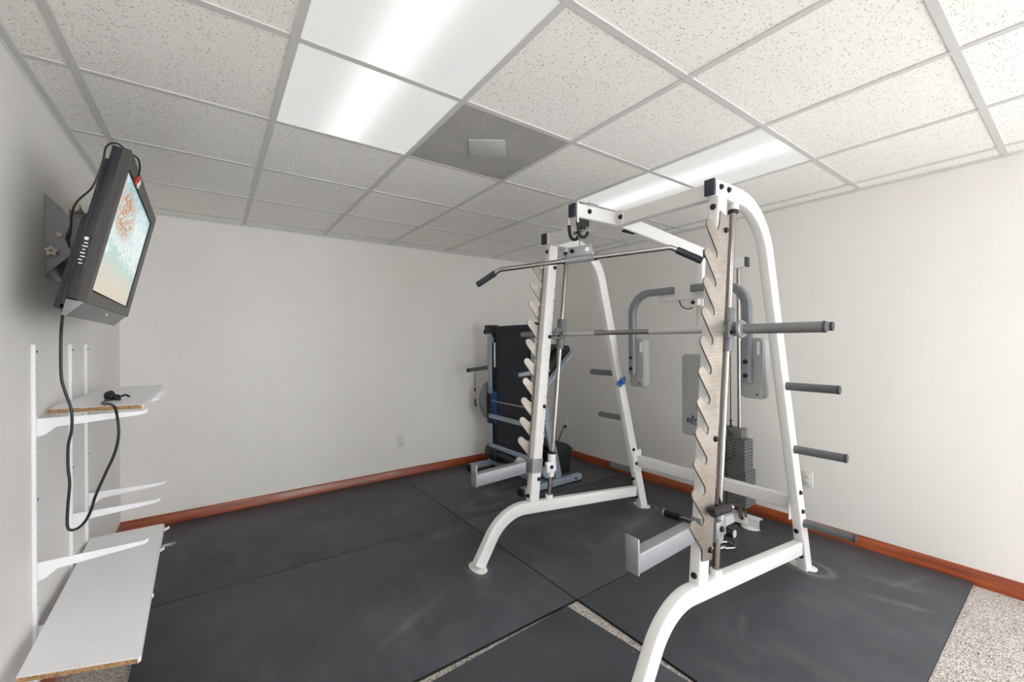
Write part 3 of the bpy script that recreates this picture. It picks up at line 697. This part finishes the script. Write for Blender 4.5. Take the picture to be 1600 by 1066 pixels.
MB().cyl((2.45, 3.06, 1.50), (2.45, 3.71, 1.50), .032).build('rear_roller', BELT, TM)
MB().cyl((2.43, 3.02, .19), (2.43, 3.60, .19), .055).build('front_roller', TRBLK, TM)
MB().prism([(2.36, .15), (2.36, .24), (2.40, .27), (2.48, .27), (2.48, .13), (2.42, .10)], 'y', 3.60, 3.80).build('roller_housing', BLACK, TM, .015, seg=3)
pts = [(2.47+.15*math.cos(2*math.pi*k/24), .74+.22*math.sin(2*math.pi*k/24)) for k in range(24)]
MB().prism(pts, 'y', 3.80, 3.835).build('pivot_cover', HORNG, TM, .008)
for z in (.70,): MB().cyl((2.33, 3.815, z), (2.345, 3.815, z), .01).build('pivot_bolt', BLACK, TM)
for y in (3.20,): MB().cyl((2.36, y-.012, .215), (2.36, y+.012, .215), .034, 22).build('transport_wheel', WPL, TM, .003)
hood = MB().prism([(2.56, .085), (2.56, .30), (2.60, .36), (2.80, .375), (2.86, .345), (2.875, .31), (2.85, .085)], 'y', 3.0, 3.76).build('motor_hood', TRBLK, TM, .012, seg=3)
MB().box((2.55, 2.99, .305), (2.885, 3.77, .325)).build('hood_lip', TRBLK, hood, .008)
for y, s in ((2.955, -1), (3.815, 1)):
    p = [(2.655, y, .085), (2.50, y, .70), (2.455, y, .93)]
    u = MB().sweep(p, rsec(.075, .032, .006)).build('upright', TRBLUE, TM)
    MB().cyl((2.50, y-.03, .16), (2.50, y+.03, .16), .05, 24).build('pivot_disc', TRBLUE, u, .003)
    hn = MB().cyl((2.455, y-.002, .90), (2.845, y-.002, 1.25), .0225, 18).ball((2.845, y-.002, 1.25), .0225).build('handrail', TRBLUE, TM)
    gm = RUBG if s > 0 else TRBLUE
    gp = MB().cyl((2.175, y-.005, 1.072), (2.54, y-.005, 1.10), .0205, 18).build('handle', gm, TM)
    MB().cyl((2.165, y-.005, 1.071), (2.18, y-.005, 1.072), .0225, 18).build('handle_cap', BLACK, gp, .003)
MB().cyl((2.66, 2.955, 1.11), (2.80, 2.955, 1.205), .0) if False else None
cn = MB().prism([(2.50, 1.07), (2.79, 1.33), (2.835, 1.325), (2.86, 1.29), (2.845, 1.265), (2.56, 1.01)], 'y', 2.985, 3.785).build('console', TRBLK, TM, .012, seg=3)
MB().prism([(2.53, 1.125), (2.77, 1.34), (2.775, 1.332), (2.535, 1.117)], 'y', 3.08, 3.69).build('display_panel', BLACK, cn)
MB().cyl((2.50, 2.99, 1.115), (2.50, 3.78, 1.115), .02).build('pulse_bar', TRBLUE, cn)
ly = MB().tube(smooth([(2.26, 3.80, 1.082), (2.255, 3.80, 1.0), (2.25, 3.80, .93), (2.25, 3.80, .88)]), .0025, 6).tube(smooth([(2.26, 3.83, 1.082), (2.262, 3.83, 1.0), (2.252, 3.81, .93), (2.25, 3.80, .88)]), .0025, 6).tube([(2.25, 3.80, .86), (2.25, 3.80, .76)], .0025, 6).build('safety_lanyard', HORNG, TM)
MB().box((2.243, 3.79, .845), (2.257, 3.81, .885)).build('lanyard_clip', BLACK, ly, .004)
MB().prism([(2.25, .77), (2.262, .765), (2.258, .73), (2.27, .69), (2.25, .69), (2.243, .735)], 'y', 3.79, 3.81).build('safety_key', TRBLK, ly, .003)
MB().tube(smooth([(XR-.02, 3.675, .352), (XR-.05, 3.67, .352), (3.30, 3.60, .33), (3.15, 3.50, .26), (2.98, 3.42, .17), (2.84, 3.38, .13)]), .0055, 8).build('power_cord', CORD, TM)
MB().box((XR-.034, 3.658, .338), (XR-.0095, 3.69, .366)).build('plug', CORD, TM, .005)

# ------------------------------------------------------------------ television
tc_ = Vector((-.284, 2.413, 1.772)); e1 = Vector((-.018, .9998, 0)).normalized(); dn = Vector((-.213, -.004, -.977)); dn = (dn-e1*dn.dot(e1)).normalized(); nn = dn.cross(e1).normalized()
TMX = Matrix(((e1.x, -dn.x, nn.x, tc_.x), (e1.y, -dn.y, nn.y, tc_.y), (e1.z, -dn.z, nn.z, tc_.z), (0, 0, 0, 1)))   # local x: width (far +), y: up, z: out of the screen
TV = thing('television', 'wall mounted flat television tilted down, showing a beach and surf picture', 'television', (XL+.2, 2.413, 1.5))
def tbox(name, a, b, m, par=TV, bevel=.003, **k): return MB().box(a, b).build(name, m, par, bevel, mtx=TMX, **k)
W_, H_ = .498, .268
sx0, sx1, sy0, sy1 = -.448, .372, -.228, .218
fr = MB().box((-W_, sy1, -.022), (W_, H_, 0)).box((-W_, -H_, -.022), (W_, sy0, 0)).box((-W_, sy0, -.022), (sx0, sy1, 0)).box((sx1, sy0, -.022), (W_, sy1, 0))
tbz = fr.build('bezel', TVBEZ, TV, mtx=TMX)
MB().box((-.448, -.253, .0), (-.442, -.247, .001)).build('power_mark', WPL, tbz, mtx=TMX @ Matrix.Translation((.6, 0, 0)))
cx, cy = (sx0+sx1)/2, (sy0+sy1)/2
MB().box((sx0-cx-.001, sy0-cy-.001, -.016), (sx1-cx+.001, sy1-cy+.001, -.004)).build('screen', SCREEN, TV, mtx=TMX @ Matrix.Translation((cx, cy, 0)))
inner = MB()
for a, b in (((sx0, sy0), (sx1, sy0+.006)), ((sx0, sy1-.006), (sx1, sy1)), ((sx0, sy0), (sx0+.006, sy1)), ((sx1-.006, sy0), (sx1, sy1))): inner.box((a[0], a[1], -.005), (b[0], b[1], -.001))
inner.build('screen_border', DARK, TV, mtx=TMX)
tbox('front_shell', (-W_+.002, -H_+.002, -.048), (W_-.002, H_-.002, -.0215), TVBLK)
bk = tbox('back_shell', (-W_+.012, -H_-.02, -.060), (W_-.012, H_-.05, -.046), TVBLK, bevel=.005)
tbox('back_bulge', (-W_+.03, -H_-.035, -.074), (W_-.03, .02, -.058), TVBLK, bevel=.006)
MB().prism([(-H_-.001, -.003), (-H_-.055, -.034), (-H_-.055, -.046), (-H_-.001, -.046)], 'x', -W_+.004, W_-.05).build('speaker_bar', TVSIL, TV, .002, mtx=TMX)
MB().box((-.01, -H_-.022, -.017), (.018, -H_-.014, -.010)).build('maker_badge', WPL, TV, mtx=TMX @ Matrix.Translation((0, -.0, .0)))
pn = tbox('socket_panel', (-W_+.0005, -.20, -.046), (-W_+.004, -.05, -.030), BLACK, bevel=0)
lb_ = MB(); y = -.06
for k in range(8):
    hh = .010 if k == 0 else .0035
    lb_.box((-W_-.0006, y-hh, -.046+(k % 2)*.003), (-W_+.002, y, -.036+(k % 3)*.002)); y -= hh+.008
lb_.build('socket_labels', WPL, pn, mtx=TMX)
# mount
MT = thing('tv_wall_mount', 'grey steel tilting wall bracket with cream knobs behind the television', 'tv mount', (XL, 2.5, 1.8))
MB().box((XL, 2.42, 1.64), (XL+.005, 2.66, 1.97)).build('wall_plate', MOUNT, MT, .001)
side = [(XL+.004, 1.965), (-.462, 1.882), (-.458, 1.868), (-.472, 1.83), (-.478, 1.80), (-.470, 1.77), (-.458, 1.745), (-.464, 1.732), (XL+.004, 1.652)]
for y in (2.425, 2.655):
    sp = MB().prism(side, 'y', y-.0025, y+.0025).build('side_plate', MOUNT, MT, .0008, seg=1)
    inn = [(-.470, 1.93), (-.440, 1.935), (-.375, 1.80), (-.395, 1.62), (-.440, 1.62), (-.470, 1.70), (-.463, 1.80)]
    MB().prism(inn, 'y', y+(.006 if y < 2.5 else -.012), y+(.012 if y < 2.5 else -.006)).build('tilt_arm', MOUNT, sp, .001)
MB().cyl((-.445, 2.40, 1.925), (-.445, 2.68, 1.925), .013, 20).build('tilt_rod', KNOB, MT, .003)
MB().cyl((-.445, 2.385, 1.925), (-.445, 2.41, 1.925), .019, 20).build('rod_end', KNOB, MT, .003)
MB().cyl((-.458, 2.405, 1.66), (-.458, 2.67, 1.66), .015, 20).build('tilt_rod', KNOB, MT, .003)
MB().cyl((-.494, 2.414, 1.812), (-.494, 2.424, 1.812), .010, 16).build('washer', KNOB, MT, .002)
pts = [((.024 if k % 2 == 0 else .014)*math.cos(2*math.pi*k/10+.3)-.512, (.024 if k % 2 == 0 else .014)*math.sin(2*math.pi*k/10+.3)+1.742) for k in range(10)]
kn = MB().prism(pts, 'y', 2.395, 2.412).cyl((-.512, 2.41, 1.742), (-.512, 2.424, 1.742), .010).build('star_knob', KNOB, MT, .004)
MB().cyl((-.512, 2.393, 1.742), (-.512, 2.396, 1.742), .005).build('knob_centre', HORNG, kn)
MB().box((-.45, 2.44, 1.70), (-.372, 2.64, 1.86)).build('back_bracket', BLACK, MT, .004)
# cables on the television
def L(x, y, z): return TMX @ Vector((x, y, z))
av = MB().tube(smooth([(-.47, 2.41, 1.80), L(-.40, .0, -.107) if False else (-.45, 2.35, 1.80), L(-.52, .02, -.085), L(-.515, .10, -.06), L(-.512, .19, -.055), L(-.50, .25, -.06), L(-.47, .282, -.045), L(-.42, .282, -.02), L(-.40, .276, .006), L(-.375, .25, .014), L(-.36, .222, .014)]), .003, 8).build('av_cable', CORD)
tag(av, 'thin black av cable draped over the top of the television', 'cable')
MB().lathe(L(-.36, .225, .014), L(-.365, .19, .014), [(0, .004), (.004, .007), (.02, .007), (.024, .004), (.034, .003)], 12).build('red_plug', RED, av)
MB().lathe(L(-.338, .222, .014), L(-.318, .19, .016), [(0, .004), (.004, .007), (.02, .007), (.024, .004), (.034, .003)], 12).build('white_plug', WPL, av)
pc = MB().tube(smooth([L(-.35, -.25, -.08), (-.441, 2.20, 1.485), (-.446, 2.2, 1.40), (-.446, 2.2, 1.26), (-.437, 2.2, 1.20), (-.421, 2.2, 1.13), (-.420, 2.2, 1.06), (-.429, 2.2, 1.00), (-.430, 2.2, .92), (-.426, 2.2, .86), (-.431, 2.2, .78), (-.433, 2.2, .71), (-.425, 2.2, .688), (-.405, 2.2, .690), (-.385, 2.2, .712), (-.370, 2.2, .75), (-.358, 2.2, .80), (-.330, 2.2, .88), (-.305, 2.2, .95), (-.293, 2.2, 1.02), (-.298, 2.21, 1.09), (-.312, 2.25, 1.125), (-.34, 2.32, 1.131), (-.368, 2.42, 1.121), (-.385, 2.50, 1.117), (-.378, 2.56, 1.118), (-.352, 2.58, 1.118), (-.335, 2.55, 1.118)]), .0047, 10).build('power_cord', CORD)
tag(pc, 'black power cord looping down from the television onto the upper shelf', 'cord')
pg = MB().lathe((-.365, 2.585, 1.128), (-.335, 2.62, 1.128), [(0, .008), (.005, .013), (.022, .015), (.03, .011)], 12).ball((-.372, 2.60, 1.135), .017, 8).ball((-.345, 2.57, 1.124), .012, 8).build('plug', CORD, pc)
MB().tube(smooth([(-.355, 2.60, 1.13), (-.37, 2.61, 1.155), (-.39, 2.60, 1.145), (-.385, 2.585, 1.122)]), .0045, 8).tube(smooth([(-.345, 2.6, 1.128), (-.325, 2.62, 1.135), (-.31, 2.60, 1.128)]), .0045, 8).build('cord_wrap', CORD, pc)

# ------------------------------------------------------------------ shelving
SLOTM = mat('slot_shade', (196, 196, 200), .6)
def standard(y, label):
    o = MB().box((XL, y-.0125, .10), (XL+.012, y+.0125, 1.372))
    o = o.build('shelf_standard', STDW, None, .002); tag(o, label, 'shelf rail', 'slotted shelf rails on the left wall')
    s = MB()
    for k in range(38):
        z = .12+k*.032; s.box((XL+.0118, y-.006, z), (XL+.0124, y-.003, z+.013)).box((XL+.0118, y+.003, z), (XL+.0124, y+.006, z+.013))
    s.build('slots', SLOTM, o)
    for z in (1.345, .80): MB().cyl((XL+.012, y, z), (XL+.0145, y, z), .0042, 10).build('screw', BOLT, o)
ys = (2.275, 2.765, 3.06)
for y, l_ in zip(ys, ('white slotted shelf rail nearest the camera', 'middle white slotted shelf rail on the left wall', 'white slotted shelf rail closest to the room corner')): standard(y, l_)
def bracket(y, z, label, grp, x1=-.218):
    x0 = XL+.012
    pts = [(x0, z), (x1-.006, z), (x1, z+.006), (x1+.004, z+.006), (x1+.004, z-.008), (x1-.012, z-.016), (x0+.05, z-.036), (x0+.02, z-.062), (x0, z-.068)]
    o = MB().prism(pts, 'y', y-.004, y+.004).build('shelf_bracket', STDW, None, .001, seg=1); tag(o, label, 'shelf bracket', grp)
nm = ('nearest the camera', 'in the middle', 'nearest the corner')
for y, n_ in zip(ys, nm): bracket(y, 1.098, 'white metal bracket under the upper shelf, '+n_, 'brackets under the upper shelf')
for y, n_, zz in zip(ys, nm, (.567, .585, .594)): bracket(y, zz, 'empty white metal bracket between the two shelves, '+n_, 'empty shelf brackets')
for y, n_ in zip(ys, nm): bracket(y, .332, 'white metal bracket under the low shelf board, '+n_, 'brackets under the low shelf', -.203)
def board(name, corners, z, th, label):
    t = thing(name, label, 'shelf', (sum(c[0] for c in corners)/4, sum(c[1] for c in corners)/4, z), 'white shelf boards')
    bd = MB().prism(corners, 'z', z, z+th).build('board', SHELFW, t, .0012, seg=1)
    a, b = Vector(corners[0]), Vector(corners[1])
    n = (b-a).normalized(); o = Vector((n.y, -n.x))*.0012
    if (Vector(corners[2])-a).dot(Vector((n.y, -n.x))) > 0: o = -o
    q = [a+n*.001, b-n*.004, b-n*.004+o, a+n*.001+o]
    MB().prism([tuple(v) for v in q], 'z', z+.002, z+th-.002).build('raw_edge', CHIP, t, label='bare particle board end')
    return t
board('shelf_board', [(XL+.013, 2.395), (-.235, 2.330), (-.243, 3.36), (XL+.013, 3.36)], 1.0985, .0195, 'white upper shelf board with a raw particle board end')
lt = board('shelf_board', [(-.492, 1.93), (-.196, 1.815), (-.226, 3.085), (XL+.013, 3.085)], .333, .018, 'white low shelf board sloping across the brackets near the floor')
MB().prism([(-.199, 1.83), (-.193, 1.83), (-.222, 3.08), (-.228, 3.08)], 'z', .329, .347).build('front_lip', SHELFW, lt)
wl = MB().tube(smooth([(-.228, 2.76, .338), (-.20, 2.75, .350), (-.175, 2.76, .348), (-.158, 2.79, .335), (-.165, 2.81, .322), (-.195, 2.82, .318), (-.228, 2.82, .322)]), .004, 8).build('wire_loop', mat('wire_grey', (176, 176, 170), .4, .5))
tag(wl, 'small grey wire loop sticking out from the low shelf edge', 'wire')
